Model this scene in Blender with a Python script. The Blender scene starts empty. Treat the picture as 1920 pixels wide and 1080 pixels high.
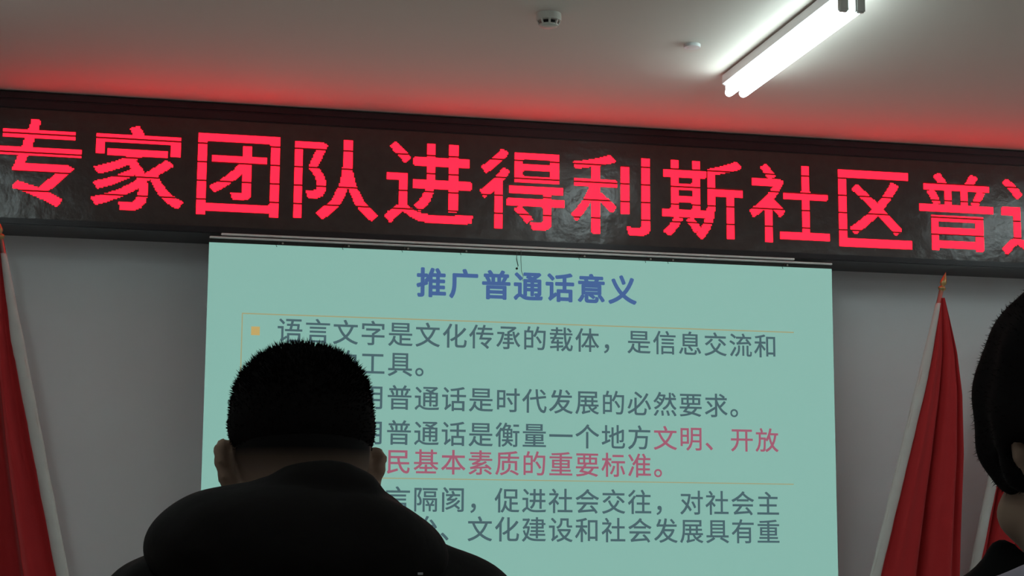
import bpy, bmesh, math, random
import numpy as np
from mathutils import Vector, Matrix, Euler

scene = bpy.context.scene
COL = scene.collection
random.seed(5)
rng = np.random.default_rng(7)

# ------------------------------------------------------------------ camera
cam_data = bpy.data.cameras.new('camera')
cam_data.sensor_width = 36.0
cam_data.lens = 36.0 * 3251.777 / 1920.0
cam_data.clip_start = 0.05
cam = bpy.data.objects.new('camera', cam_data)
COL.objects.link(cam)
cam.matrix_world = Matrix((
    (0.97692633, -0.03799600, -0.21016957, 0.0),
    (-0.21348019, -0.14416243, -0.96625225, 0.0),
    (0.00641517, 0.98882430, -0.14894747, 1.08),
    (0, 0, 0, 1)))
scene.camera = cam

# ------------------------------------------------------------------ world, exposure
world = bpy.data.worlds.new('world')
scene.world = world
world.use_nodes = True
world.node_tree.nodes['Background'].inputs[0].default_value = (0.8, 0.9, 1.0, 1)
world.node_tree.nodes['Background'].inputs[1].default_value = 0.05
vs = scene.view_settings
scene.display_settings.display_device = 'sRGB'
vs.view_transform = 'Standard'
vs.look = 'None'
vs.gamma = 1.0
vs.use_curve_mapping = False
vs.exposure = 0.66
EXPO = 2 ** 0.66

TUBE_POWER = 8.2          # radiance of a lit fluorescent tube
LED_RED = 3.5              # radiance of the red sign diodes

# room
CEIL = 3.05
WALL_Y = 7.97
X0, X1, Y0 = -3.6, 6.8, -4.5


# ------------------------------------------------------------------ helpers
def s2l(c):
    return tuple((v / 12.92 if v <= 0.04045 else ((v + 0.055) / 1.055) ** 2.4) for v in [x / 255.0 for x in c])


def mat(name, col, rough=0.6, metal=0.0, spec=0.5, noise=0.0, nscale=20.0, bump=0.0, bscale=60.0,
        emit=None, estr=0.0, sheen=0.0):
    m = bpy.data.materials.new(name)
    m.use_nodes = True
    nt = m.node_tree
    b = nt.nodes['Principled BSDF']
    b.inputs['Base Color'].default_value = (*col, 1)
    b.inputs['Roughness'].default_value = rough
    b.inputs['Metallic'].default_value = metal
    b.inputs['Specular IOR Level'].default_value = spec
    if sheen:
        b.inputs['Sheen Weight'].default_value = sheen
    tc = nt.nodes.new('ShaderNodeTexCoord')
    if noise > 0:
        n = nt.nodes.new('ShaderNodeTexNoise')
        n.inputs['Scale'].default_value = nscale
        n.inputs['Detail'].default_value = 4
        nt.links.new(tc.outputs['Object'], n.inputs['Vector'])
        r = nt.nodes.new('ShaderNodeMixRGB')
        r.inputs[1].default_value = (*[max(0, c * (1 - noise)) for c in col], 1)
        r.inputs[2].default_value = (*[min(1, c * (1 + noise)) for c in col], 1)
        nt.links.new(n.outputs['Fac'], r.inputs[0])
        nt.links.new(r.outputs[0], b.inputs['Base Color'])
    if bump > 0:
        n2 = nt.nodes.new('ShaderNodeTexNoise')
        n2.inputs['Scale'].default_value = bscale
        n2.inputs['Detail'].default_value = 3
        nt.links.new(tc.outputs['Object'], n2.inputs['Vector'])
        bp = nt.nodes.new('ShaderNodeBump')
        bp.inputs['Strength'].default_value = bump
        bp.inputs['Distance'].default_value = 0.01
        nt.links.new(n2.outputs['Fac'], bp.inputs['Height'])
        nt.links.new(bp.outputs['Normal'], b.inputs['Normal'])
    if emit is not None:
        b.inputs['Emission Color'].default_value = (*emit, 1)
        b.inputs['Emission Strength'].default_value = estr
    return m


def thing(name, label, cat, loc=(0, 0, 0), group=None):
    o = bpy.data.objects.new(name, None)
    COL.objects.link(o)
    o.location = loc
    o.empty_display_size = 0.1
    o['label'] = label
    o['category'] = cat
    if group:
        o['group'] = group
    return o


def wloc(o):
    v = Vector((0, 0, 0))
    while o is not None:
        v += o.location
        o = o.parent
    return v


def obj(name, me, material, parent=None, smooth=False, label=None):
    """link a mesh given in room coordinates as ONE object; local origin = parent's origin"""
    if isinstance(me, bmesh.types.BMesh):
        bm = me
        me = bpy.data.meshes.new(name)
        bmesh.ops.recalc_face_normals(bm, faces=bm.faces)
        bm.to_mesh(me)
        bm.free()
    me.name = name
    me.materials.clear()
    me.materials.append(material)
    if parent is not None:
        me.transform(Matrix.Translation(-wloc(parent)))
    if smooth:
        me.polygons.foreach_set('use_smooth', [True] * len(me.polygons))
    o = bpy.data.objects.new(name, me)
    COL.objects.link(o)
    if parent is not None:
        o.parent = parent
    if label:
        o['label'] = label
    return o


def structure(name, bm, material):
    o = obj(name, bm, material)
    o['kind'] = 'structure'
    return o


def box(bm, x0, x1, y0, y1, z0, z1, bevel=0.0, seg=2):
    r = bmesh.ops.create_cube(bm, size=1.0)
    vs_ = r['verts']
    for v in vs_:
        v.co = Vector((x0 + (v.co.x + .5) * (x1 - x0), y0 + (v.co.y + .5) * (y1 - y0), z0 + (v.co.z + .5) * (z1 - z0)))
    if bevel > 0:
        ed = list({e for v in vs_ for e in v.link_edges})
        bmesh.ops.bevel(bm, geom=ed, offset=bevel, segments=seg, affect='EDGES')
    return bm


def tube(bm, pts, rad, n=12, cap=True):
    """swept tube through points with a radius (or one per point)"""
    pts = [Vector(p) for p in pts]
    rads = rad if isinstance(rad, (list, tuple)) else [rad] * len(pts)
    rings = []
    up = Vector((0, 0, 1))
    for i, p in enumerate(pts):
        d = (pts[min(i + 1, len(pts) - 1)] - pts[max(i - 1, 0)]).normalized()
        a = d.cross(up)
        if a.length < 1e-3:
            a = d.cross(Vector((1, 0, 0)))
        a.normalize()
        b = d.cross(a).normalized()
        rings.append([bm.verts.new(p + (a * math.cos(t) + b * math.sin(t)) * rads[i])
                      for t in [2 * math.pi * k / n for k in range(n)]])
    for i in range(len(rings) - 1):
        for k in range(n):
            bm.faces.new((rings[i][k], rings[i][(k + 1) % n], rings[i + 1][(k + 1) % n], rings[i + 1][k]))
    if cap:
        bm.faces.new(rings[0][::-1])
        bm.faces.new(rings[-1])
    return bm


def lathe(bm, prof, center, n=32, axis=None):
    """profile of (radius, height) turned around z, optional rotation matrix"""
    c = Vector(center)
    M = axis if axis is not None else Matrix.Identity(3)
    rings = []
    for r, h in prof:
        rings.append([bm.verts.new(c + M @ Vector((r * math.cos(2 * math.pi * k / n), r * math.sin(2 * math.pi * k / n), h)))
                      for k in range(n)])
    for i in range(len(rings) - 1):
        for k in range(n):
            bm.faces.new((rings[i][k], rings[i][(k + 1) % n], rings[i + 1][(k + 1) % n], rings[i + 1][k]))
    bm.faces.new(rings[0][::-1])
    bm.faces.new(rings[-1])
    return bm


# ---- organic shapes: blended signed distances turned into one continuous surface
class Blob:
    def __init__(self, lo, hi, step):
        self.lo = np.array(lo, float)
        self.step = step
        n = np.ceil((np.array(hi) - self.lo) / step).astype(int) + 1
        self.n = n
        self.d = np.full(n, 1.0, np.float32)

    def _win(self, a, b, pad):
        i0 = np.clip(np.floor((np.array(a) - pad - self.lo) / self.step).astype(int), 0, self.n)
        i1 = np.clip(np.ceil((np.array(b) + pad - self.lo) / self.step).astype(int) + 1, 0, self.n)
        ax = [self.lo[k] + self.step * np.arange(i0[k], i1[k]) for k in range(3)]
        X, Y, Z = np.meshgrid(*ax, indexing='ij', sparse=True)
        return tuple(slice(i0[k], i1[k]) for k in range(3)), X, Y, Z

    def _mix(self, w, dn, k, cut=False):
        d = self.d[w]
        if cut:
            h = np.clip(0.5 - 0.5 * (dn + d) / k, 0, 1)
            self.d[w] = d * (1 - h) + (-dn) * h + k * h * (1 - h)
        else:
            h = np.clip(0.5 + 0.5 * (d - dn) / k, 0, 1)
            self.d[w] = d * (1 - h) + dn * h - k * h * (1 - h)

    def ell(self, c, r, rot=(0, 0, 0), k=0.02, p=2.0, cut=False):
        c = np.array(c, float)
        r = np.array(r, float)
        R = np.array(Euler([math.radians(a) for a in rot]).to_matrix())
        m = r.max()
        w, X, Y, Z = self._win(c - m, c + m, 3 * k + 0.02)
        P = [X - c[0], Y - c[1], Z - c[2]]
        q = [np.abs((R[0][j] * P[0] + R[1][j] * P[1] + R[2][j] * P[2]) / r[j]) for j in range(3)]
        s = (q[0] ** p + q[1] ** p + q[2] ** p) ** (1 / p)
        g = np.sqrt((q[0] / r[0]) ** 2 + (q[1] / r[1]) ** 2 + (q[2] / r[2]) ** 2) + 1e-6
        s2 = np.sqrt(q[0] ** 2 + q[1] ** 2 + q[2] ** 2) + 1e-6
        dn = (s - 1) * s2 / g
        self._mix(w, dn.astype(np.float32), k, cut)
        return self

    def cap(self, a, b, ra, rb, k=0.02, cut=False):
        a = np.array(a, float)
        b = np.array(b, float)
        m = max(ra, rb)
        w, X, Y, Z = self._win(np.minimum(a, b) - m, np.maximum(a, b) + m, 3 * k + 0.02)
        ab = b - a
        t = ((X - a[0]) * ab[0] + (Y - a[1]) * ab[1] + (Z - a[2]) * ab[2]) / (ab @ ab + 1e-9)
        t = np.clip(t, 0, 1)
        dn = np.sqrt((X - a[0] - t * ab[0]) ** 2 + (Y - a[1] - t * ab[1]) ** 2 + (Z - a[2] - t * ab[2]) ** 2) - (ra + (rb - ra) * t)
        self._mix(w, dn.astype(np.float32), k, cut)
        return self

    def chain(self, pts, rads, k=0.02):
        for i in range(len(pts) - 1):
            self.cap(pts[i], pts[i + 1], rads[i], rads[i + 1], k)
        return self

    def wobble(self, amp, scale, seed=0):
        r = np.random.default_rng(seed)
        w, X, Y, Z = self._win(self.lo, self.lo + self.step * self.n, 0)
        for _ in range(7):
            f = r.normal(size=3) * scale
            self.d[w] += (amp * np.sin(f[0] * X + f[1] * Y + f[2] * Z + r.uniform(0, 6.28)) / 3).astype(np.float32)
        return self

    def mesh(self, name):
        d = self.d
        s = d < 0
        n = np.array(d.shape)
        cell = np.zeros(n - 1, np.int8)
        for dx in (0, 1):
            for dy in (0, 1):
                for dz in (0, 1):
                    cell += s[dx:n[0] - 1 + dx, dy:n[1] - 1 + dy, dz:n[2] - 1 + dz]
        ci = np.argwhere((cell > 0) & (cell < 8))
        idx = np.full(n - 1, -1, np.int32)
        idx[ci[:, 0], ci[:, 1], ci[:, 2]] = np.arange(len(ci))
        acc = np.zeros((len(ci), 3))
        cnt = np.zeros(len(ci))
        corners = [(a, b, c) for a in (0, 1) for b in (0, 1) for c in (0, 1)]
        for a in corners:
            for ax in range(3):
                if a[ax] == 0:
                    b = list(a)
                    b[ax] = 1
                    va = d[ci[:, 0] + a[0], ci[:, 1] + a[1], ci[:, 2] + a[2]]
                    vb = d[ci[:, 0] + b[0], ci[:, 1] + b[1], ci[:, 2] + b[2]]
                    cr = (va < 0) != (vb < 0)
                    t = np.where(cr, va / np.where(cr, va - vb, 1), 0)
                    p = np.array(a, float)[None, :].repeat(len(ci), 0)
                    p[:, ax] += t
                    acc += p * cr[:, None]
                    cnt += cr
        co = self.lo + self.step * (ci + acc / np.maximum(cnt, 1)[:, None])
        faces = []
        for ax in range(3):
            u, v = (ax + 1) % 3, (ax + 2) % 3
            sa = [slice(None)] * 3
            sb = [slice(None)] * 3
            sa[ax] = slice(0, -1)
            sb[ax] = slice(1, None)
            e = s[tuple(sa)] != s[tuple(sb)]
            q = np.argwhere(e)
            ok = (q[:, u] > 0) & (q[:, v] > 0) & (q[:, u] < n[u] - 1) & (q[:, v] < n[v] - 1)
            q = q[ok]
            flip = s[q[:, 0], q[:, 1], q[:, 2]]
            ids = []
            for du, dv in ((1, 1), (0, 1), (0, 0), (1, 0)):
                c = q.copy()
                c[:, u] -= du
                c[:, v] -= dv
                ids.append(idx[c[:, 0], c[:, 1], c[:, 2]])
            f = np.stack(ids, 1)
            f[~flip] = f[~flip][:, ::-1]
            faces.append(f)
        f = np.concatenate(faces)
        me = bpy.data.meshes.new(name)
        me.vertices.add(len(co))
        me.vertices.foreach_set('co', co.astype(np.float32).ravel())
        me.loops.add(len(f) * 4)
        me.loops.foreach_set('vertex_index', f.astype(np.int32).ravel())
        me.polygons.add(len(f))
        me.polygons.foreach_set('loop_start', np.arange(0, len(f) * 4, 4, dtype=np.int32))
        me.polygons.foreach_set('loop_total', np.full(len(f), 4, np.int32))
        me.update(calc_edges=True)
        me.validate()
        return me


# ---- characters: outline meshes of the built-in typeface, one cached per character
_glyphs = {}


def glyph(ch):
    if ch not in _glyphs:
        cu = bpy.data.curves.new('glyph', 'FONT')
        cu.body = ch
        cu.size = 1.0
        cu.resolution_u = 4
        o = bpy.data.objects.new('glyph', cu)
        COL.objects.link(o)
        bpy.context.view_layer.update()
        dg = bpy.context.evaluated_depsgraph_get()
        me = bpy.data.meshes.new_from_object(o.evaluated_get(dg))
        v = np.array([p.co[:2] for p in me.vertices])
        f = [tuple(p.vertices) for p in me.polygons]
        bpy.data.meshes.remove(me)
        bpy.data.objects.remove(o)
        bpy.data.curves.remove(cu)
        _glyphs[ch] = (v, f)
    return _glyphs[ch]


def glyph_mesh(name, items):
    """items: (char, mapper, y) -> one flat mesh standing upright, facing the room"""
    V, F = [], []
    for ch, fn, y in items:
        v, f = glyph(ch)
        q = fn(v)
        b = len(V)
        V += [(p[0], y, p[1]) for p in q]
        F += [tuple(b + i for i in t) for t in f]
    me = bpy.data.meshes.new(name)
    me.from_pydata(V, [], F)
    me.update()
    return me


def dot_mesh(ch, x0, x1, z0, z1, y, dots=64, fat=0.010):
    """a character on a dot matrix: lit dots merged into runs, filling the given rectangle"""
    v, f = glyph(ch)
    mn, mx = v.min(0), v.max(0)
    q = (v - mn) / (mx - mn)
    N = dots * 3
    pad = int(round(fat * N))
    g = np.zeros((N, N), bool)
    c = (np.arange(N) + 0.5) / N
    c = (c * N - pad) / (N - 2 * pad)
    for t in f:
        for k in range(1, len(t) - 1):
            p = q[[t[0], t[k], t[k + 1]]]
            a, b = p.min(0) - 1e-6, p.max(0) + 1e-6
            ix = np.where((c >= a[0]) & (c <= b[0]))[0]
            iy = np.where((c >= a[1]) & (c <= b[1]))[0]
            if not len(ix) or not len(iy):
                continue
            X, Y = np.meshgrid(c[ix], c[iy])
            def e(i, j):
                return (p[j, 0] - p[i, 0]) * (Y - p[i, 1]) - (p[j, 1] - p[i, 1]) * (X - p[i, 0])
            s1, s2, s3 = e(0, 1), e(1, 2), e(2, 0)
            ins = ((s1 >= 0) & (s2 >= 0) & (s3 >= 0)) | ((s1 <= 0) & (s2 <= 0) & (s3 <= 0))
            g[np.ix_(iy, ix)] |= ins
    d = g.copy()
    for dx in range(-pad, pad + 1):
        for dy in range(-pad, pad + 1):
            if dx * dx + dy * dy <= (pad + .3) ** 2 and (dx or dy):
                sh = np.zeros_like(g)
                sh[max(0, dy):N + min(0, dy), max(0, dx):N + min(0, dx)] = g[max(0, -dy):N + min(0, -dy), max(0, -dx):N + min(0, -dx)]
                d |= sh
    d = d.reshape(dots, 3, dots, 3).sum((1, 3)) >= 5
    # merge lit dots into rectangles so that the stroke is one surface
    used = np.zeros_like(d)
    V, F = [], []
    wx, wz = (x1 - x0) / dots, (z1 - z0) / dots
    for j in range(dots):
        i = 0
        while i < dots:
            if d[j, i] and not used[j, i]:
                e = i
                while e < dots and d[j, e] and not used[j, e]:
                    e += 1
                k = j + 1
                while k < dots and d[k, i:e].all() and not used[k, i:e].any():
                    k += 1
                used[j:k, i:e] = True
                b = len(V)
                V += [(x0 + i * wx, y, z0 + j * wz), (x0 + e * wx, y, z0 + j * wz), (x0 + e * wx, y, z0 + k * wz), (x0 + i * wx, y, z0 + k * wz)]
                F.append((b, b + 1, b + 2, b + 3))
                i = e
            else:
                i += 1
    me = bpy.data.meshes.new('lit_character')
    me.from_pydata(V, [], F)
    me.update()
    return me


# ------------------------------------------------------------------ materials
M = {}
M['ceiling'] = mat('ceiling_plaster', (0.74, 0.67, 0.61), 0.9, spec=0.1, noise=0.02, nscale=3)
M['wall'] = mat('wall_paint', (0.90, 0.905, 0.92), 0.9, spec=0.1, noise=0.03, nscale=1.6, bump=0.05, bscale=4)
M['sidewall'] = mat('side_wall_paint', (0.72, 0.72, 0.72), 0.9, spec=0.1, noise=0.02, nscale=2)
M['floor'] = mat('floor_tile', (0.48, 0.47, 0.46), 0.6, noise=0.1, nscale=6)
M['sign_frame'] = mat('black_sign_frame', (0.018, 0.016, 0.020), 0.35, spec=0.4)
M['sign_panel'] = mat('dark_diode_panel', (0.060, 0.049, 0.045), 0.22, spec=0.5, noise=0.25, nscale=25, bump=0.24, bscale=16)
M['tube'] = mat('lit_tube', (0.9, 0.9, 0.9), 0.4, emit=(0.80, 1.0, 1.0), estr=TUBE_POWER)
M['batten'] = mat('white_batten', (0.70, 0.72, 0.72), 0.5)
M['socket'] = mat('grey_socket', (0.75, 0.75, 0.72), 0.5)
M['plastic'] = mat('cream_plastic', (0.62, 0.60, 0.54), 0.5)
M['vent'] = mat('vent_dark', (0.01, 0.01, 0.01), 0.8)
M['alu'] = mat('pale_aluminium', (0.80, 0.88, 0.85), 0.45, metal=0.0)  # pale green-white tone includes slide light spilling over the screen top
M['dark_metal'] = mat('dark_metal', (0.02, 0.018, 0.016), 0.5)
M['cloth_red'] = mat('red_cloth', (0.50, 0.028, 0.032), 0.75, spec=0.2, noise=0.06, nscale=8, sheen=0.1)
M['cloth_white'] = mat('white_sleeve_cloth', (0.66, 0.65, 0.62), 0.8, spec=0.2, noise=0.08, nscale=14, bump=0.3, bscale=22)
M['brass'] = mat('brass', (0.55, 0.40, 0.18), 0.42, metal=1.0)
M['steel'] = mat('pole_steel', (0.6, 0.58, 0.52), 0.35, metal=0.8)
M['hair'] = mat('black_hair', (0.008, 0.006, 0.006), 0.9, spec=0.06)
M['jacket'] = mat('black_jacket', (0.011, 0.0085, 0.008), 0.85, spec=0.12, noise=0.25, nscale=30, bump=0.2, bscale=30)
M['trousers'] = mat('dark_trousers', (0.02, 0.02, 0.025), 0.85)
M['shirt'] = mat('lavender_shirt', (0.42, 0.38, 0.46), 0.85, noise=0.05, nscale=30)
M['black_knit'] = mat('black_knit', (0.006, 0.006, 0.006), 0.9, spec=0.1)
M['tag'] = mat('pale_tag', (0.6, 0.6, 0.62), 0.6)
M['pull_cord'] = mat('grey_cord', (0.10, 0.13, 0.12), 0.7)

# picture thrown on the screen: its emission stands in for the projector's light
M['screen_cloth'] = mat('screen_cloth', (0.7, 0.7, 0.7), 0.9)
PIC = s2l((139, 184, 173))
M['picture'] = mat('lit_screen', (0.2, 0.2, 0.2), 0.9, spec=0.0, emit=(PIC[0] - .06, PIC[1] - .06, PIC[2] - .06), estr=1.0 / EXPO)


def ink(name, rgb):
    c = s2l(rgb)
    return mat(name, (0.03, 0.03, 0.03), 0.9, spec=0.0, emit=tuple(max(0.0, v - 0.010) for v in c), estr=1.0 / EXPO)


M['ink_grey'] = ink('picture_grey_text', (76, 100, 106))
M['ink_blue'] = ink('picture_blue_text', (72, 100, 150))
M['ink_red'] = ink('picture_red_text', (160, 92, 112))
M['ink_line'] = ink('picture_tan_line', (158, 158, 122))
M['ink_bullet'] = ink('picture_orange_square', (190, 165, 105))


def led_material():
    m = bpy.data.materials.new('red_diodes')
    m.use_nodes = True
    nt = m.node_tree
    b = nt.nodes['Principled BSDF']
    b.inputs['Base Color'].default_value = (0.05, 0.003, 0.006, 1)
    b.inputs['Roughness'].default_value = 0.6
    b.inputs['Emission Color'].default_value = (1.0, 0.0044, 0.0140, 1)
    tc = nt.nodes.new('ShaderNodeTexCoord')
    sp = nt.nodes.new('ShaderNodeSeparateXYZ')
    nt.links.new(tc.outputs['Object'], sp.inputs[0])

    def mth(op, a, bv):
        n = nt.nodes.new('ShaderNodeMath')
        n.operation = op
        for i, s in enumerate((a, bv)):
            if isinstance(s, (int, float)):
                n.inputs[i].default_value = s
            else:
                nt.links.new(s, n.inputs[i])
        return n.outputs[0]
    # an unlit scan row every 84.5 mm (object origin = the sign's base line at z 2.453)
    a = mth('SUBTRACT', sp.outputs['Z'], 2.8595 - 2.453 - 0.0035)
    a = mth('DIVIDE', a, 0.0845)
    fr = mth('FRACT', mth('ADD', a, 10.0), 0.0)
    lit = mth('GREATER_THAN', fr, 0.095)
    st = mth('MULTIPLY', lit, LED_RED - 0.06)
    st = mth('ADD', st, 0.06)
    nt.links.new(st, b.inputs['Emission Strength'])
    return m


M['led'] = led_material()

# ------------------------------------------------------------------ room shell
structure('floor', box(bmesh.new(), X0, X1, Y0, WALL_Y, -0.1, 0.0), M['floor'])
structure('ceiling', box(bmesh.new(), X0, X1, Y0, WALL_Y, CEIL, CEIL + 0.1), M['ceiling'])
structure('wall_front', box(bmesh.new(), X0 - .1, X1 + .1, WALL_Y, WALL_Y + 0.1, -0.1, CEIL + 0.1), M['wall'])
structure('wall_back', box(bmesh.new(), X0 - .1, X1 + .1, Y0 - 0.1, Y0, -0.1, CEIL + 0.1), M['sidewall'])
structure('wall_left', box(bmesh.new(), X0 - 0.1, X0, Y0, WALL_Y, -0.1, CEIL + 0.1), M['sidewall'])
structure('wall_right', box(bmesh.new(), X1, X1 + 0.1, Y0, WALL_Y, -0.1, CEIL + 0.1), M['sidewall'])


# ------------------------------------------------------------------ ceiling lamps
def tube_lamp(x, y0, y1, label):
    t = thing('tube_lamp', label, 'ceiling lamp', (x, (y0 + y1) / 2, CEIL), 'twin tube ceiling lamps')
    zc = CEIL - 0.083
    bm = bmesh.new()
    # pressed steel batten: a flat back with sloping flanks
    prof = [(-0.054, CEIL - 0.006), (-0.054, CEIL - 0.042), (-0.034, CEIL - 0.056), (0.034, CEIL - 0.056), (0.054, CEIL - 0.042), (0.054, CEIL - 0.006)]
    ra = [bm.verts.new((x + a, y0, b)) for a, b in prof]
    rb = [bm.verts.new((x + a, y1, b)) for a, b in prof]
    for i in range(len(prof)):
        j = (i + 1) % len(prof)
        bm.faces.new((ra[i], ra[j], rb[j], rb[i]))
    bm.faces.new(ra[::-1])
    bm.faces.new(rb)
    box(bm, x - 0.036, x + 0.036, y0 + 0.02, y1 - 0.02, CEIL - 0.008, CEIL)
    obj('batten', bm, M['batten'], t)
    for s in (-1, 1):
        tx = x + s * 0.031
        tb = tube(bmesh.new(), [(tx, y0 + 0.018, zc), (tx, y0 + 0.03, zc), (tx, y1 - 0.03, zc), (tx, y1 - 0.016, zc), (tx, y1 - 0.010, zc)],
                  [0.0165, 0.0178, 0.0178, 0.0165, 0.009], 20)
        lit = obj('tube', tb, M['tube'], t, smooth=True)
        for e, yy in ((-1, y0), (1, y1)):
            if e < 0:
                sb = box(bmesh.new(), tx - 0.018, tx + 0.018, yy - 0.004, yy + 0.018, zc - 0.020, CEIL - 0.05, 0.005)
            else:
                sb = box(bmesh.new(), tx - 0.012, tx + 0.012, yy - 0.012, yy - 0.004, zc - 0.004, CEIL - 0.05, 0.002)
            obj('lamp_holder', sb, M['socket'], t)
    return t


tube_lamp(2.402, 5.470, 6.690, 'lit twin tube lamp on the ceiling over the right half of the red sign')
tube_lamp(-0.84, 4.93, 6.15, 'lit twin tube lamp on the ceiling off to the left of the red sign')
tube_lamp(4.94, 5.47, 6.69, 'lit twin tube lamp on the ceiling off to the right of the red sign')
for lx in (-0.84, 2.402, 4.94):  # unseen rows, added as fill light for wall and ceiling
    for ly, row in ((2.75, 'second row from the sign'), (0.05, 'third row from the sign')):
        tube_lamp(lx, ly, ly + 1.22, 'lit twin tube lamp in the %s, %s' % (row, {-0.84: 'left', 2.402: 'middle', 4.94: 'right'}[lx]))

# ------------------------------------------------------------------ smoke detector and blank cap
def smoke_detector(x, y):
    t = thing('smoke_detector', 'round cream smoke detector with dark vents on the ceiling', 'smoke detector', (x, y, CEIL))
    obj('mount', lathe(bmesh.new(), [(0.047, 0.0), (0.047, -0.024), (0.046, -0.027), (0.040, -0.028)], (x, y, CEIL), 40), M['plastic'], t, smooth=False)
    obj('vent_core', lathe(bmesh.new(), [(0.030, -0.027), (0.028, -0.042)], (x, y, CEIL), 32), M['vent'], t, label='dark vent core')
    for k in range(8):
        a = 2 * math.pi * (k + .5) / 8 + 0.25
        d = Vector((math.cos(a), math.sin(a), 0))
        c = Vector((x, y, CEIL))
        obj('vent_rib', tube(bmesh.new(), [c + d * 0.041 + Vector((0, 0, -0.027)), c + d * 0.033 + Vector((0, 0, -0.044))], 0.0042, 8), M['plastic'], t)
    obj('cap', lathe(bmesh.new(), [(0.036, -0.041), (0.035, -0.046), (0.026, -0.050), (0.010, -0.052)], (x, y, CEIL), 40), M['plastic'], t, smooth=False)


smoke_detector(1.451, 6.06)
t = thing('ceiling_cap', 'small round white blanking cap on the ceiling left of the lit tube lamp', 'ceiling cap', (2.092, 6.31, CEIL))
obj('rim', lathe(bmesh.new(), [(0.033, 0.0), (0.033, -0.011), (0.031, -0.013), (0.029, -0.013)], (2.092, 6.31, CEIL), 40), M['batten'], t)
obj('face', lathe(bmesh.new(), [(0.029, -0.009), (0.029, -0.012), (0.018, -0.0135), (0.006, -0.014)], (2.092, 6.31, CEIL), 40), M['batten'], t, smooth=True)

# ------------------------------------------------------------------ red diode sign
SY = 7.655
SX0, SX1 = -2.6, 6.3
sign = thing('led_sign', 'long black LED sign with glowing red Chinese characters under the ceiling', 'sign', (2.0, SY, 2.453))
obj('housing', box(bmesh.new(), SX0 + .01, SX1 - .01, SY + 0.03, WALL_Y - 0.001, 2.458, 3.040), M['sign_frame'], sign)
obj('diode_panel', box(bmesh.new(), SX0 + .03, SX1 - .03, SY + 0.012, SY + 0.032, 2.480, 2.975), M['sign_panel'], sign)
bm = bmesh.new()
box(bm, SX0, SX1, SY, SY + 0.05, 3.008, 3.043, 0.006)
box(bm, SX0, SX1, SY + 0.004, SY + 0.05, 2.970, 3.010, 0.004)
obj('top_rail', bm, M['sign_frame'], sign)
bm = bmesh.new()
box(bm, SX0, SX1, SY, SY + 0.05, 2.453, 2.470, 0.004)
box(bm, SX0, SX1, SY + 0.005, SY + 0.05, 2.466, 2.484, 0.003)
obj('bottom_rail', bm, M['sign_frame'], sign)
for xe in (SX0 - 0.012, SX1 - 0.018):
    obj('end_rail', box(bmesh.new(), xe, xe + 0.03, SY - 0.001, SY + 0.05, 2.453, 3.043, 0.004), M['sign_frame'], sign)

LED = [('专', -0.638, -0.268, 2.542, 2.925), ('家', -0.220, 0.177, 2.541, 2.920), ('团', 0.234, 0.596, 2.538, 2.906),
       ('队', 0.663, 1.043, 2.542, 2.910), ('进', 1.075, 1.482, 2.541, 2.915), ('得', 1.514, 1.913, 2.536, 2.908),
       ('利', 1.948, 2.327, 2.532, 2.908), ('斯', 2.387, 2.786, 2.530, 2.909), ('社', 2.821, 3.223, 2.530, 2.908),
       ('区', 3.272, 3.647, 2.526, 2.902), ('普', 3.691, 4.081, 2.529, 2.910), ('通', 4.125, 4.530, 2.520, 2.905)]
for ch, a, b, lo, hi in LED:
    obj('lit_character', dot_mesh(ch, a, b, lo, hi, SY + 0.010), M['led'], sign, label='glowing red character')

# ------------------------------------------------------------------ projection screen
PY = 7.63
scr = thing('projection_screen', 'pale green projected slide on a hanging screen below the red sign', 'projection screen', (1.755, PY, 0.163))
obj('fabric', box(bmesh.new(), 0.2943, 3.2145, PY + 0.0004, PY + 0.004, 0.1684, 2.4078), M['screen_cloth'], scr)
bm = bmesh.new()
bm.faces.new([bm.verts.new(p) for p in ((0.2945, PY, 0.169), (3.2143, PY, 0.169), (3.2143, PY, 2.4076), (0.2945, PY, 2.4076))])
pic = bpy.data.meshes.new('slide')
bm.to_mesh(pic)
bm.free()
obj('slide', pic, M['picture'], scr, label='projected pale green slide')
obj('casing', box(bmesh.new(), 0.2973, 3.2165, PY + 0.006, PY + 0.09, 2.394, 2.4395, 0.004), M['dark_metal'], scr)
obj('rail', box(bmesh.new(), 0.2953, 3.2165, PY - 0.006, PY + 0.012, 2.4261, 2.4351, 0.002), M['alu'], scr, label='pale front rail')
obj('rail', box(bmesh.new(), 0.3458, 3.0282, PY - 0.002, PY + 0.018, 2.4420, 2.4515, 0.002), M['alu'], scr, label='pale upper rail')  # upper strip: projector spill on the sign's bottom lip, built as a bar
obj('bottom_bar', tube(bmesh.new(), [(0.2775, PY + 0.002, 0.1634), (3.2323, PY + 0.002, 0.1634)], 0.014, 12), M['dark_metal'], scr)
for hx in (0.5866, 0.8809, 1.1495, 1.417, 1.9719, 2.289, 2.398, 2.9628):
    obj('hook', tube(bmesh.new(), [(hx + 0.016, PY - 0.002, 2.4217), (hx + 0.010, PY - 0.008, 2.4138), (hx, PY - 0.007, 2.4068), (hx + 0.004, PY - 0.005, 2.3989)], [0.0035, 0.0025, 0.002, 0.0018], 8), M['dark_metal'], scr)
    obj('screw', lathe(bmesh.new(), [(0.0045, 0.0), (0.0045, 0.004), (0.002, 0.006)], (hx + 0.03, PY + 0.006, 2.4177), 12, Matrix.Rotation(math.pi / 2, 3, 'X')), M['steel'], scr)
cx = 1.6796
cord = obj('pull_cord', tube(bmesh.new(), [(cx, PY - 0.006, 2.425), (cx - 0.001, PY - 0.008, 2.388), (cx + 0.006, PY - 0.008, 2.358), (cx, PY - 0.008, 2.3464)], 0.0022, 8), M['pull_cord'], scr)
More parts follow.
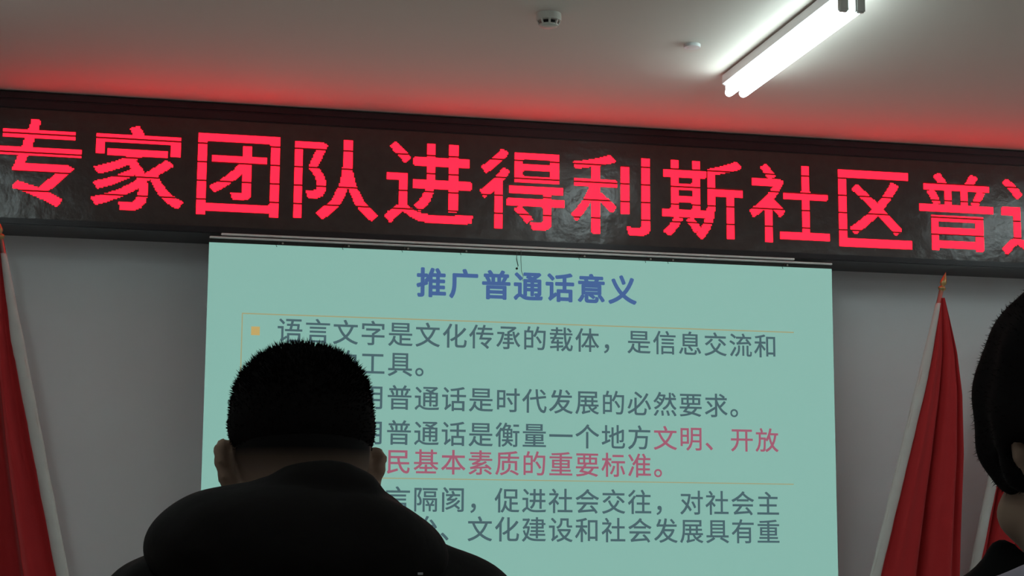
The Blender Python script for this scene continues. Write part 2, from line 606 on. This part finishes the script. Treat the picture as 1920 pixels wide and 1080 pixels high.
obj('knot', lathe(bmesh.new(), [(0.002, 0.004), (0.0055, 0.001), (0.0055, -0.003), (0.002, -0.006)], (cx, PY - 0.008, 2.3464), 12), M['dark_metal'], cord)
obj('pull_cord', tube(bmesh.new(), [(cx + 0.02, PY - 0.006, 2.430), (cx + 0.019, PY - 0.008, 2.388), (cx + 0.022, PY - 0.008, 2.3335), (cx + 0.03, PY - 0.008, 2.3137), (cx + 0.028, PY - 0.008, 2.2889)], 0.0013, 6), M['pull_cord'], scr)

GX, GP = 0.658, 0.1232


def line(text, i0, z, m, size=0.1169, w=0.0013, x0=GX, pitch=GP, name='text_line', label=None, copies=4):
    """one run of characters; every stroke is laid down a few times, slightly shifted, to give it its weight"""
    items = []
    for i, ch in enumerate(text):
        xc = x0 + pitch * (i + i0)
        for c in range(copies):
            a = 2 * math.pi * (c + 0.5) / copies

            def fn(v, xc=xc, a=a):
                return np.stack([xc + (v[:, 0] - 0.5) * size + w * math.cos(a), z + (v[:, 1] - 0.38) * size + w * math.sin(a)], 1)
            items.append((ch, fn, PY - 0.0012 - 0.00004 * c))
    return obj(name, glyph_mesh(name, items), m, scr, label=label)


line('推广普通话意义', 0, 2.2671, M['ink_blue'], 0.1387, 0.0042, 1.2882, 0.1489, 'slide_title', 'bold blue heading', 8)
line('语言文字是文化传承的载体，', 0, 2.0283, M['ink_grey'])
line('是信息交流和', 13, 2.0283, M['ink_grey'])
line('重要的工具。', 0, 1.8935, M['ink_grey'])
line('推广使用普通话是时代发展的必然要求。', 0, 1.7439, M['ink_grey'])
line('推广使用普通话是衡量一个地方', 0, 1.5883, M['ink_grey'])
line('文明、', 14, 1.5883, M['ink_red'], label='red characters')
line('开放', 17, 1.5883, M['ink_red'], label='red characters')
line('程度和公民基本素质的重要标准。', 0, 1.4615, M['ink_red'], label='red characters')
line('语言隔阂，', 3, 1.296, M['ink_grey'])
line('促进社会交往，', 8, 1.296, M['ink_grey'])
line('对社会主', 15, 1.296, M['ink_grey'])
line('义经济、', 0, 1.1682, M['ink_grey'])
line('政治、', 4, 1.1682, M['ink_grey'])
line('文化建设和社会发展具有重', 7, 1.1682, M['ink_grey'])
for z in (2.0214, 1.7439, 1.5883, 1.296):
    obj('bullet', box(bmesh.new(), 0.4885, 0.5262, PY - 0.0012, PY - 0.0002, z - 0.019, z + 0.019), M['ink_bullet'], scr, label='orange square bullet')
bm = bmesh.new()
box(bm, 0.4459, 3.0173, PY - 0.0010, PY - 0.0002, 2.0942, 2.0996)
box(bm, 0.4459, 0.4507, PY - 0.0010, PY - 0.0002, 1.3872, 2.0942)
box(bm, 0.4459, 3.0034, PY - 0.0010, PY - 0.0002, 1.3842, 1.3887)
obj('slide_border', bm, M['ink_line'], scr, label='thin tan frame line')


# ------------------------------------------------------------------ flags on leaning poles
def flag(label, top, foot, y, hang, folds, zend, mirror=1, seed=0, slack=0.0):
    """top/foot: (x, z) of the pole ends; hang: list of (z, x) of the free edge, from the top down"""
    tx, tz = top
    fx, fz = foot
    t = thing('flag', label, 'flag', (fx, y, 0.0), 'red flags beside the screen')
    ax = Vector((tx - fx, 0, tz - fz)).normalized()
    P = lambda z: fx + (tx - fx) * (z - fz) / (tz - fz)
    obj('pole', tube(bmesh.new(), [(fx, y, 0.03), (P(tz - 0.07), y, tz - 0.07)], 0.011, 14), M['steel'], t, smooth=True)
    obj('stand', lathe(bmesh.new(), [(0.15, 0.0), (0.15, 0.02), (0.06, 0.04), (0.022, 0.06), (0.022, 0.16), (0.016, 0.16)], (fx, y, 0), 32), M['steel'], t)
    rot = Vector((0, 0, 1)).rotation_difference(ax).to_matrix()
    fin = Vector((P(tz - 0.092), y, tz - 0.092))
    lb = lathe(bmesh.new(), [(0.006, 0.0), (0.010, 0.002), (0.017, 0.010), (0.019, 0.016), (0.015, 0.022), (0.008, 0.026),
                             (0.011, 0.031), (0.0165, 0.040), (0.015, 0.052), (0.009, 0.072), (0.003, 0.090), (0.0006, 0.097)], fin, 20, rot)
    obj('finial', lb, M['brass'], t, smooth=True)
    # white sleeve: flattened tube around the pole
    zs = np.linspace(tz - 0.15, zend, 60)
    bm = bmesh.new()
    rings = []
    r = np.random.default_rng(seed)
    for i, z in enumerate(zs):
        f = min(1.0, (i + 1) / 14.0)
        wd = (0.012 + 0.015 * f) * (1 + 0.03 * math.sin(i * 0.8 + seed) + 0.012 * r.normal())
        th = 0.013
        cxx = P(z) + mirror * 0.012 * f
        ring = []
        for k in range(18):
            a = 2 * math.pi * k / 18
            ring.append(bm.verts.new((cxx + wd * math.cos(a), y + th * math.sin(a), z)))
        rings.append(ring)
    for i in range(len(rings) - 1):
        for k in range(18):
            bm.faces.new((rings[i][k], rings[i][(k + 1) % 18], rings[i + 1][(k + 1) % 18], rings[i + 1][k]))
    bm.faces.new(rings[0])
    bm.faces.new(rings[-1][::-1])
    obj('sleeve', bm, M['cloth_white'], t, smooth=True, label='white pole sleeve')
    # draped cloth, gathered at the top
    hz = np.array([h[0] for h in hang])[::-1]
    hx = np.array([h[1] for h in hang])[::-1]
    nu, nv = 110, 70
    zt = tz - 0.125
    bm = bmesh.new()
    grid = []
    for j in range(nv):
        v = j / (nv - 1)
        row = []
        for i in range(nu):
            u = i / (nu - 1)
            z = zt + (zend - zt) * v
            z -= 0.10 * u * v * v + 0.03 * v * v * math.sin(u * folds * 3.1)
            zz = max(z, zend - 0.3)
            xl = P(z) + mirror * 0.020 * min(1, v * 6)
            xr = float(np.interp(zz, hz, hx))
            x = xl + (xr - xl) * u
            amp = 0.006 + 0.040 * min(1.0, v * 1.5)
            ph = u * folds * 2 * math.pi + 0.9 * math.sin(v * 2.2 + seed) + 0.4 * math.sin(u * 5 + seed)
            env = min(1.0, u * 5) ** 1.5 * (1.0 if u < 0.8 else 1.0 - 0.6 * (u - 0.8) / 0.2)
            yy = y + amp * math.sin(ph) * env * 0.9 + amp * 0.3 * math.sin(2.3 * ph + v * 3 + seed) * env - 0.01 * u
            row.append(bm.verts.new((x + 0.35 * amp * math.cos(ph) * (4 * u * (1 - u)), yy, z)))
        grid.append(row)
    for j in range(nv - 1):
        for i in range(nu - 1):
            bm.faces.new((grid[j][i], grid[j][i + 1], grid[j + 1][i + 1], grid[j + 1][i]))
    me = bpy.data.meshes.new('cloth')
    bm.to_mesh(me)
    bm.free()
    o = obj('cloth', me, M['cloth_red'], t, smooth=True)
    md = o.modifiers.new('thickness', 'SOLIDIFY')
    md.thickness = 0.002
    return t


flag('red flag with white sleeve right of the screen, its whole cloth and brass tip showing', (3.776, 2.405), (3.095, 0.03), 7.58,
     [(2.297, 3.759), (2.227, 3.775), (2.023, 3.818), (1.82, 3.838), (1.542, 3.837), (1.167, 3.811), (0.97, 3.8), (0.482, 3.775)], 2.3, 0.62, 1, 1)
flag('red flag with white sleeve left of the screen at the left edge', (-0.603, 2.462), (-0.038, 0.03), 7.58,
     [(2.359, -0.608), (2.235, -0.639), (2.029, -0.681), (1.823, -0.712), (1.513, -0.722), (1.101, -0.712), (0.482, -0.701)], 2.6, 0.62, -1, 4)
flag('red flag with white sleeve half hidden behind the person in lavender', (4.262, 2.215), (3.690, 0.03), 7.74,
     [(2.12, 4.262), (2.0, 4.275), (1.932, 4.285), (1.724, 4.301), (1.516, 4.301), (1.101, 4.28), (0.477, 4.26)], 2.2, 0.62, 1, 9)


# ------------------------------------------------------------------ people
def skin_material(name, col, stubble, z_lo, z_hi):
    """skin; cropped stubble pigment above the nape hairline (local z)"""
    m = mat(name, col, 0.7, spec=0.12, noise=0.08, nscale=40)
    nt = m.node_tree
    b = nt.nodes['Principled BSDF']
    src = b.inputs['Base Color'].links[0].from_socket
    tc = [n for n in nt.nodes if n.type == 'TEX_COORD'][0]
    sp = nt.nodes.new('ShaderNodeSeparateXYZ')
    nt.links.new(tc.outputs['Object'], sp.inputs[0])
    mr = nt.nodes.new('ShaderNodeMapRange')
    mr.inputs['From Min'].default_value = z_lo
    mr.inputs['From Max'].default_value = z_hi
    nt.links.new(sp.outputs['Z'], mr.inputs['Value'])
    mx = nt.nodes.new('ShaderNodeMixRGB')
    # the ears, outside the scalp, stay bare skin (object x runs from the head's middle)
    ab = nt.nodes.new('ShaderNodeMath')
    ab.operation = 'ABSOLUTE'
    nt.links.new(sp.outputs['X'], ab.inputs[0])
    er = nt.nodes.new('ShaderNodeMapRange')
    er.inputs['From Min'].default_value = 0.074
    er.inputs['From Max'].default_value = 0.080
    er.inputs['To Min'].default_value = 1.0
    er.inputs['To Max'].default_value = 0.0
    nt.links.new(ab.outputs[0], er.inputs['Value'])
    ml = nt.nodes.new('ShaderNodeMath')
    ml.operation = 'MULTIPLY'
    nt.links.new(mr.outputs[0], ml.inputs[0])
    nt.links.new(er.outputs[0], ml.inputs[1])
    nt.links.new(ml.outputs[0], mx.inputs[0])
    nt.links.new(src, mx.inputs[1])
    mx.inputs[2].default_value = (*stubble, 1)
    nt.links.new(mx.outputs[0], b.inputs['Base Color'])
    return m


def head_points(c, yaw, pitch, roll=0.0):
    """head-local (right, forward, up) -> room"""
    R = Euler((math.radians(pitch), math.radians(roll), math.radians(yaw)), 'XYZ').to_matrix()
    R = Matrix.Rotation(math.radians(yaw), 3, 'Z') @ Matrix.Rotation(math.radians(pitch), 3, 'X') @ Matrix.Rotation(math.radians(roll), 3, 'Y')
    c = Vector(c)
    eul = [math.degrees(a) for a in R.to_euler('XYZ')]
    return (lambda p: tuple(c + R @ Vector(p))), tuple(eul), R


def add_head(B, H, eul, R, hw=0.0755):
    rot = eul
    B.ell(H((0, 0, 0.012)), (hw, 0.095, 0.078), rot, 0.01, 2.15)            # cranium
    B.ell(H((0, -0.018, -0.022)), (hw - 0.002, 0.070, 0.062), rot, 0.02)     # occiput
    B.ell(H((0, 0.038, -0.060)), (0.060, 0.062, 0.060), rot, 0.03)           # face and jaw
    B.ell(H((0, 0.074, -0.098)), (0.030, 0.022, 0.022), rot, 0.03)           # chin
    B.cap(H((0, 0.094, -0.010)), H((0, 0.112, -0.045)), 0.008, 0.013, 0.012)  # nose
    for s in (-1, 1):
        B.ell(H((s * 0.015, 0.100, -0.048)), (0.009, 0.010, 0.008), rot, 0.008)
        B.ell(H((s * 0.032, 0.098, -0.012)), (0.015, 0.010, 0.009), rot, 0.010, cut=True)  # eye sockets
        B.ell(H((s * 0.032, 0.083, -0.012)), (0.012, 0.012, 0.012), rot, 0.003)            # eyes
        B.cap(H((s * 0.016, 0.096, 0.006)), H((s * 0.048, 0.084, 0.006)), 0.007, 0.006, 0.012)  # brow
        B.ell(H((s * 0.045, 0.070, -0.040)), (0.020, 0.022, 0.018), rot, 0.02)             # cheek
    B.cap(H((-0.020, 0.090, -0.076)), H((0.020, 0.090, -0.076)), 0.007, 0.007, 0.008)      # lips
    B.cap(H((-0.020, 0.092, -0.087)), H((0.020, 0.092, -0.087)), 0.007, 0.007, 0.008)
    B.cap(H((-0.022, 0.101, -0.0815)), H((0.022, 0.101, -0.0815)), 0.0025, 0.0025, 0.004, cut=True)


def add_ear(B, H, s, R, out=0.017, zoff=0.0, k=1.0, flare=38):
    """ear: a dished shell standing away from the head, with a rolled rim and a lobe nearer the neck"""
    a = 0.0705
    fl = math.radians(flare)
    # local ear frame: along e (outward and back), up u (leaning in at the lobe)
    e = Vector((s * math.sin(fl), -math.cos(fl), 0))
    u = Vector((s * 0.20, -0.10, 1.0)).normalized()
    c = Vector((s * (a + out * 0.45), 0.004, zoff))
    P = lambda q, h, o=0.0: H(tuple(c + e * q * k + u * h * k + Vector((s, 0, 0)) * o))
    loop = [(-0.010, 0.020), (-0.002, 0.031), (0.010, 0.033), (0.019, 0.024), (0.0215, 0.010), (0.018, -0.006), (0.010, -0.020), (0.000, -0.030)]
    rr = [0.004, 0.0046, 0.005, 0.0052, 0.005, 0.005, 0.0058, 0.0070]
    for i in range(len(loop) - 1):
        B.cap(P(*loop[i]), P(*loop[i + 1]), rr[i], rr[i + 1], 0.004)
    for q, h in loop:
        B.cap(P(-0.012, h * 0.7, -0.004), P(q, h), 0.0062, 0.0044, 0.006)
    for h in (0.018, 0.006, -0.006, -0.018):
        B.cap(P(-0.014, h, -0.006), P(0.014, h, 0.0), 0.0065, 0.0048, 0.006)


def add_hand(B, wrist, direction, side, up=(0, 0, 1)):
    """palm, four bent fingers of their own lengths, thumb from the side of the palm"""
    w = Vector(wrist)
    d = Vector(direction).normalized()
    u = Vector(up)
    r = d.cross(u).normalized() * side
    u = r.cross(d).normalized() * side
    palm = w + d * 0.055
    for q in (-0.024, -0.008, 0.008, 0.024):
        B.cap(w + d * 0.012 + r * q * .7, w + d * 0.088 + r * q, 0.016, 0.0115, 0.012)
    for q, L in ((-0.030, 0.062), (-0.010, 0.076), (0.010, 0.082), (0.029, 0.074)):
        a = w + d * 0.090 + r * q
        b = a + d * L * .45 - u * L * .10
        c = b + d * L * .28 - u * L * .22
        e = c + d * L * .10 - u * L * .26
        B.chain([a, b, c, e], [0.0092, 0.0086, 0.0078, 0.0070], 0.003)
    a = w + d * 0.030 + r * 0.030
    b = a + d * 0.032 + r * 0.026 - u * 0.006
    c = b + d * 0.030 + r * 0.006 - u * 0.010
    B.chain([a, b, c], [0.014, 0.0105, 0.0085], 0.006)


def spikes(me_src, count, length, jitter, keep, width=0.0011, lean=(0, 0, 0)):
    """append short tapered strands to a surface mesh; returns a new mesh"""
    bm = bmesh.new()
    bm.from_mesh(me_src)
    bm.faces.ensure_lookup_table()
    bm.normal_update()
    F = [f for f in bm.faces]
    cand = [(f.calc_center_median().copy(), f.normal.copy()) for f in F]
    cand = [c for c in cand if keep(c[0], c[1]) > 0]
    for _ in range(count):
        c, n = cand[random.randrange(len(cand))]
        L = length * keep(c, n) * random.uniform(0.6, 1.25)
        d = (n + Vector((random.uniform(-1, 1), random.uniform(-1, 1), random.uniform(-1, 1))) * jitter + Vector(lean)).normalized()
        a = d.cross(Vector((0.3, 0.5, 0.8))).normalized()
        b = d.cross(a)
        c = c + Vector((random.uniform(-.002, .002), random.uniform(-.002, .002), random.uniform(-.002, .002))) - n * 0.002
        ring = [bm.verts.new(c + (a * math.cos(q) + b * math.sin(q)) * width) for q in (0, 2.094, 4.189)]
        tip = bm.verts.new(c + d * (L + 0.002))
        for k in range(3):
            bm.faces.new((ring[k], ring[(k + 1) % 3], tip))
    me = bpy.data.meshes.new('hair')
    bm.to_mesh(me)
    bm.free()
    return me


# ---- person with the cropped hair and black hooded jacket
def man():
    cx, cy, cz = 0.187, 2.000, 1.215
    t = thing('person', 'person with cropped black hair in a black hooded jacket, seen from behind before the screen', 'person', (cx, 1.95, 0.0))
    H, eul, R = head_points((cx, cy, cz), 2, -16, 2)
    B = Blob((-0.16, 1.66, 0.0), (0.56, 2.64, 1.36), 0.0044)
    add_head(B, H, eul, R, 0.0775)
    for s in (-1, 1):
        add_ear(B, H, s, R, 0.010, -0.060, 1.05)
    B.cap((cx + .006, 1.975, 1.16), (cx + .010, 1.935, 1.03), 0.062, 0.064, 0.03)
    # trunk under the clothes
    B.ell((0.198, 1.97, 0.93), (0.155, 0.095, 0.16), (0, 0, 0), 0.04)
    B.cap((0.198, 1.96, 0.80), (0.198, 1.95, 0.58), 0.115, 0.135, 0.05)
    SH = {-1: (0.048, 1.97, 0.975), 1: (0.350, 1.97, 0.975)}
    EL = {-1: (-0.020, 2.10, 0.72), 1: (0.415, 2.10, 0.72)}
    WR = {-1: (0.090, 2.29, 0.63), 1: (0.305, 2.29, 0.63)}
    HP = {-1: (0.115, 1.98, 0.53), 1: (0.281, 1.98, 0.53)}
    KN = {-1: (0.085, 2.40, 0.52), 1: (0.315, 2.40, 0.52)}
    AN = {-1: (0.090, 2.40, 0.10), 1: (0.310, 2.40, 0.10)}
    for s in (-1, 1):
        B.cap(SH[s], EL[s], 0.050, 0.040, 0.03)
        B.cap(EL[s], WR[s], 0.040, 0.027, 0.015)
        add_hand(B, WR[s], (0.02 * -s, 0.9, -0.25), -s)
        B.cap(HP[s], KN[s], 0.078, 0.052, 0.03)
        B.cap(KN[s], AN[s], 0.050, 0.035, 0.02)
        B.cap(AN[s], (AN[s][0], 2.53, 0.04), 0.036, 0.028, 0.02)
    body = obj('body', B.mesh('body'), skin_material('skin_tan', (0.38, 0.245, 0.18), (0.008, 0.006, 0.006), 1.146, 1.190), t, smooth=True)

    # hair: close-cropped cap with short upright strands on the crown
    B = Blob((0.07, 1.85, 1.10), (0.31, 2.16, 1.36), 0.0040)
    B.ell(H((0, -0.001, 0.012)), (0.0805, 0.100, 0.079), eul, 0.01, 2.15)
    B.ell(H((0, -0.019, -0.012)), (0.0795, 0.072, 0.056), eul, 0.02)
    B.ell(H((0, 0.112, -0.040)), (0.090, 0.060, 0.075), eul, 0.012, cut=True)      # clear of the face
    for s in (-1, 1):
        B.ell(H((s * 0.092, 0.012, -0.052)), (0.025, 0.034, 0.042), eul, 0.010, cut=True)
    me = B.mesh('hair_cap')

    def keep(c, n):
        k = (c.z - 1.222) / 0.05
        return min(1.0, max(0.0, k)) if k > 0.0 else (0.12 if c.z > 1.18 else 0)
    obj('hair', spikes(me, 9000, 0.0085, 0.38, keep, lean=(-0.05, 0, 0.25)), M['hair'], t)

    # jacket: back, shoulders and sleeves as one garment
    B = Blob((-0.22, 1.66, 0.44), (0.62, 2.40, 1.20), 0.0055)
    B.ell((0.198, 1.965, 0.93), (0.190, 0.130, 0.150), (0, 0, 0), 0.04)
    B.ell((0.198, 1.925, 0.98), (0.170, 0.100, 0.110), (0, 0, 0), 0.05)
    B.cap((0.198, 1.955, 0.82), (0.198, 1.95, 0.56), 0.150, 0.165, 0.05)
    for s in (-1, 1):
        S = (0.040 if s < 0 else 0.366, 1.955, 0.992)
        B.cap((0.198 + s * 0.09, 1.945, 1.026), S, 0.076, 0.075, 0.03)
        B.cap(S, EL[s], 0.075, 0.060, 0.02)
        B.cap(EL[s], WR[s], 0.060, 0.042, 0.02)
    B.ell((0.198, 2.02, 1.15), (0.068, 0.075, 0.11), (0, 0, 0), 0.012, cut=True)
    B.wobble(0.0035, 28, 3)
    obj('jacket', B.mesh('jacket'), M['jacket'], t, smooth=True)

    # hood lying over the shoulders, with a raised back edge behind the nape
    B = Blob((-0.02, 1.76, 0.97), (0.40, 2.12, 1.21), 0.0040)
    B.ell((0.182, 1.910, 1.080), (0.162, 0.100, 0.071), (0, 4, 0), 0.02)
    B.ell((0.060, 1.905, 1.079), (0.040, 0.075, 0.034), (0, -14, 0), 0.02)
    B.ell((0.200, 1.872, 1.085), (0.110, 0.060, 0.060), (0, 0, 0), 0.02)
    arch = [(0.095, 1.960, 1.118), (0.120, 1.925, 1.110), (0.145, 1.898, 1.130), (0.172, 1.882, 1.1455), (0.190, 1.877, 1.1505), (0.207, 1.875, 1.1525), (0.224, 1.877, 1.1495), (0.243, 1.885, 1.141), (0.268, 1.908, 1.118), (0.285, 1.950, 1.098)]
    B.chain(arch, [0.015, 0.016, 0.017, 0.018, 0.018, 0.018, 0.018, 0.018, 0.017, 0.016], 0.016)
    B.ell((0.192, 2.000, 1.170), (0.074, 0.088, 0.090), (0, 0, 0), 0.012, cut=True)
    # fold lines across the hood
    fold = [(0.06, 1.818, 1.070), (0.12, 1.800, 1.094), (0.20, 1.796, 1.102), (0.28, 1.806, 1.088), (0.33, 1.835, 1.066)]
    for i in range(4):
        B.cap(fold[i], fold[i + 1], 0.006, 0.006, 0.010, cut=True)
    B.wobble(0.0016, 40, 11)
    obj('hood', B.mesh('hood'), M['jacket'], t, smooth=True)
    bm = bmesh.new()
    box(bm, 0.3005, 0.3060, 1.842, 1.8436, 1.0525, 1.0550)
    tg = obj('tag', bm, M['tag'], t, label='tiny pale tag')

    # trousers and shoes
    B = Blob((-0.02, 1.78, 0.06), (0.42, 2.50, 0.72), 0.008)
    B.ell((0.198, 1.96, 0.55), (0.165, 0.150, 0.12), (0, 0, 0), 0.04)
    for s in (-1, 1):
        B.cap(HP[s], KN[s], 0.092, 0.066, 0.02)
        B.cap(KN[s], (AN[s][0], AN[s][1], 0.12), 0.066, 0.052, 0.02)
    obj('trousers', B.mesh('trousers'), M['trousers'], t, smooth=True)
    for s in (-1, 1):
        B = Blob((AN[s][0] - 0.08, 2.28, 0.0), (AN[s][0] + 0.08, 2.66, 0.16), 0.006)
        B.ell((AN[s][0], 2.47, 0.045), (0.048, 0.14, 0.042), (0, 0, 0), 0.02, 2.6)
        B.cap((AN[s][0], 2.40, 0.05), (AN[s][0], 2.40, 0.11), 0.046, 0.042, 0.02)
        obj('shoe', B.mesh('shoe'), M['black_knit'], t, smooth=True)
    return t


man()


# ---- person at the right edge, full dark hair and lavender shirt over a black collar
def neighbour():
    cx, cy, cz = 0.694, 1.165, 1.165
    t = thing('person', 'person with full dark hair and lavender shirt at the right edge, seen from behind', 'person', (0.694, 1.15, 0.0))
    H, eul, R = head_points((cx, cy, cz), 4, -14, 0)
    B = Blob((0.30, 0.84, 0.0), (1.10, 1.86, 1.30), 0.0046)
    add_head(B, H, eul, R, 0.074)
    for s in (-1, 1):
        add_ear(B, H, s, R, 0.026, -0.012, 1.0)
    B.cap((0.682, 1.155, 1.12), (0.694, 1.135, 0.99), 0.058, 0.066, 0.02)
    B.ell((0.70, 1.15, 0.90), (0.145, 0.085, 0.15), (0, 0, 0), 0.04)
    B.cap((0.70, 1.14, 0.78), (0.70, 1.13, 0.56), 0.105, 0.13, 0.05)
    SH = {-1: (0.560, 1.15, 0.955), 1: (0.840, 1.15, 0.955)}
    EL = {-1: (0.505, 1.28, 0.70), 1: (0.895, 1.28, 0.70)}
    WR = {-1: (0.600, 1.47, 0.62), 1: (0.800, 1.47, 0.62)}
    HP = {-1: (0.62, 1.16, 0.52), 1: (0.78, 1.16, 0.52)}
    KN = {-1: (0.60, 1.57, 0.52), 1: (0.80, 1.57, 0.52)}
    AN = {-1: (0.60, 1.57, 0.10), 1: (0.80, 1.57, 0.10)}
    for s in (-1, 1):
        B.cap(SH[s], EL[s], 0.046, 0.037, 0.03)
        B.cap(EL[s], WR[s], 0.037, 0.025, 0.015)
        add_hand(B, WR[s], (0.02 * -s, 0.9, -0.25), -s)
        B.cap(HP[s], KN[s], 0.075, 0.05, 0.03)
        B.cap(KN[s], AN[s], 0.048, 0.034, 0.02)
        B.cap(AN[s], (AN[s][0], 1.70, 0.04), 0.034, 0.026, 0.02)
    obj('body', B.mesh('body'), skin_material('skin_light', (0.34, 0.225, 0.16), (0.06, 0.045, 0.04), 1.118, 1.135), t, smooth=True)

    B = Blob((0.56, 0.99, 1.06), (0.84, 1.34, 1.34), 0.0042)
    B.ell((0.6875, 1.155, 1.188), (0.0950, 0.112, 0.110), (0, 0, 0), 0.01, 2.1)
    B.ell((0.636, 1.165, 1.150), (0.034, 0.055, 0.020), (0, 20, 0), 0.015)
    B.ell((0.680, 1.130, 1.150), (0.062, 0.060, 0.028), (0, 0, 0), 0.02)
    B.ell(H((0, 0.125, -0.050)), (0.075, 0.070, 0.085), eul, 0.012, cut=True)
    B.ell((0.700, 1.150, 0.974), (0.300, 0.300, 0.150), (0, 0, 0), 0.010, 4.0, cut=True)
    B.ell((0.608, 1.065, 1.146), (0.027, 0.112, 0.0105), (0, 38, 0), 0.006, cut=True)
    B.wobble(0.003, 70, 5)
    obj('hair', spikes(B.mesh('hair_cap'), 16000, 0.0020, 0.9, lambda c, n: 1.0, 0.00035), M['hair'], t)

    B = Blob((0.50, 1.00, 0.96), (0.88, 1.32, 1.16), 0.0045)
    B.ell((0.695, 1.215, 1.018), (0.135, 0.085, 0.066), (0, 0, 0), 0.02)
    B.chain([(0.614, 1.200, 1.045), (0.617, 1.205, 1.080)], [0.024, 0.010], 0.02)
    B.chain([(0.765, 1.200, 1.045), (0.760, 1.205, 1.080)], [0.024, 0.010], 0.02)
    obj('collar', B.mesh('collar'), M['black_knit'], t, smooth=True, label='black collar')

    B = Blob((0.36, 0.92, 0.44), (1.04, 1.56, 1.12), 0.006)
    B.ell((0.70, 1.15, 0.90), (0.175, 0.118, 0.150), (0, 0, 0), 0.04)
    B.cap((0.70, 1.14, 0.80), (0.70, 1.13, 0.54), 0.130, 0.150, 0.05)
    for s in (-1, 1):
        B.cap((0.70 + s * 0.05, 1.085, 1.030), (SH[s][0], 1.11, 0.996), 0.062, 0.068, 0.03)
        B.cap((SH[s][0], 1.13, 0.98), EL[s], 0.068, 0.054, 0.02)
        B.cap(EL[s], WR[s], 0.054, 0.038, 0.02)
    B.ell((0.69, 1.17, 1.09), (0.070, 0.075, 0.07), (0, 0, 0), 0.010, cut=True)
    B.wobble(0.003, 30, 8)
    obj('shirt', B.mesh('shirt'), M['shirt'], t, smooth=True)

    B = Blob((0.46, 0.98, 0.06), (0.94, 1.68, 0.72), 0.008)
    B.ell((0.70, 1.14, 0.54), (0.155, 0.140, 0.115), (0, 0, 0), 0.04)
    for s in (-1, 1):
        B.cap(HP[s], KN[s], 0.088, 0.064, 0.02)
        B.cap(KN[s], (AN[s][0], AN[s][1], 0.12), 0.064, 0.050, 0.02)
    obj('trousers', B.mesh('trousers'), M['trousers'], t, smooth=True)
    for s in (-1, 1):
        B = Blob((AN[s][0] - 0.08, 1.45, 0.0), (AN[s][0] + 0.08, 1.82, 0.16), 0.006)
        B.ell((AN[s][0], 1.64, 0.043), (0.045, 0.13, 0.040), (0, 0, 0), 0.02, 2.6)
        B.cap((AN[s][0], 1.57, 0.05), (AN[s][0], 1.57, 0.11), 0.044, 0.040, 0.02)
        obj('shoe', B.mesh('shoe'), M['black_knit'], t, smooth=True)
    t.location.x += 0.022


neighbour()
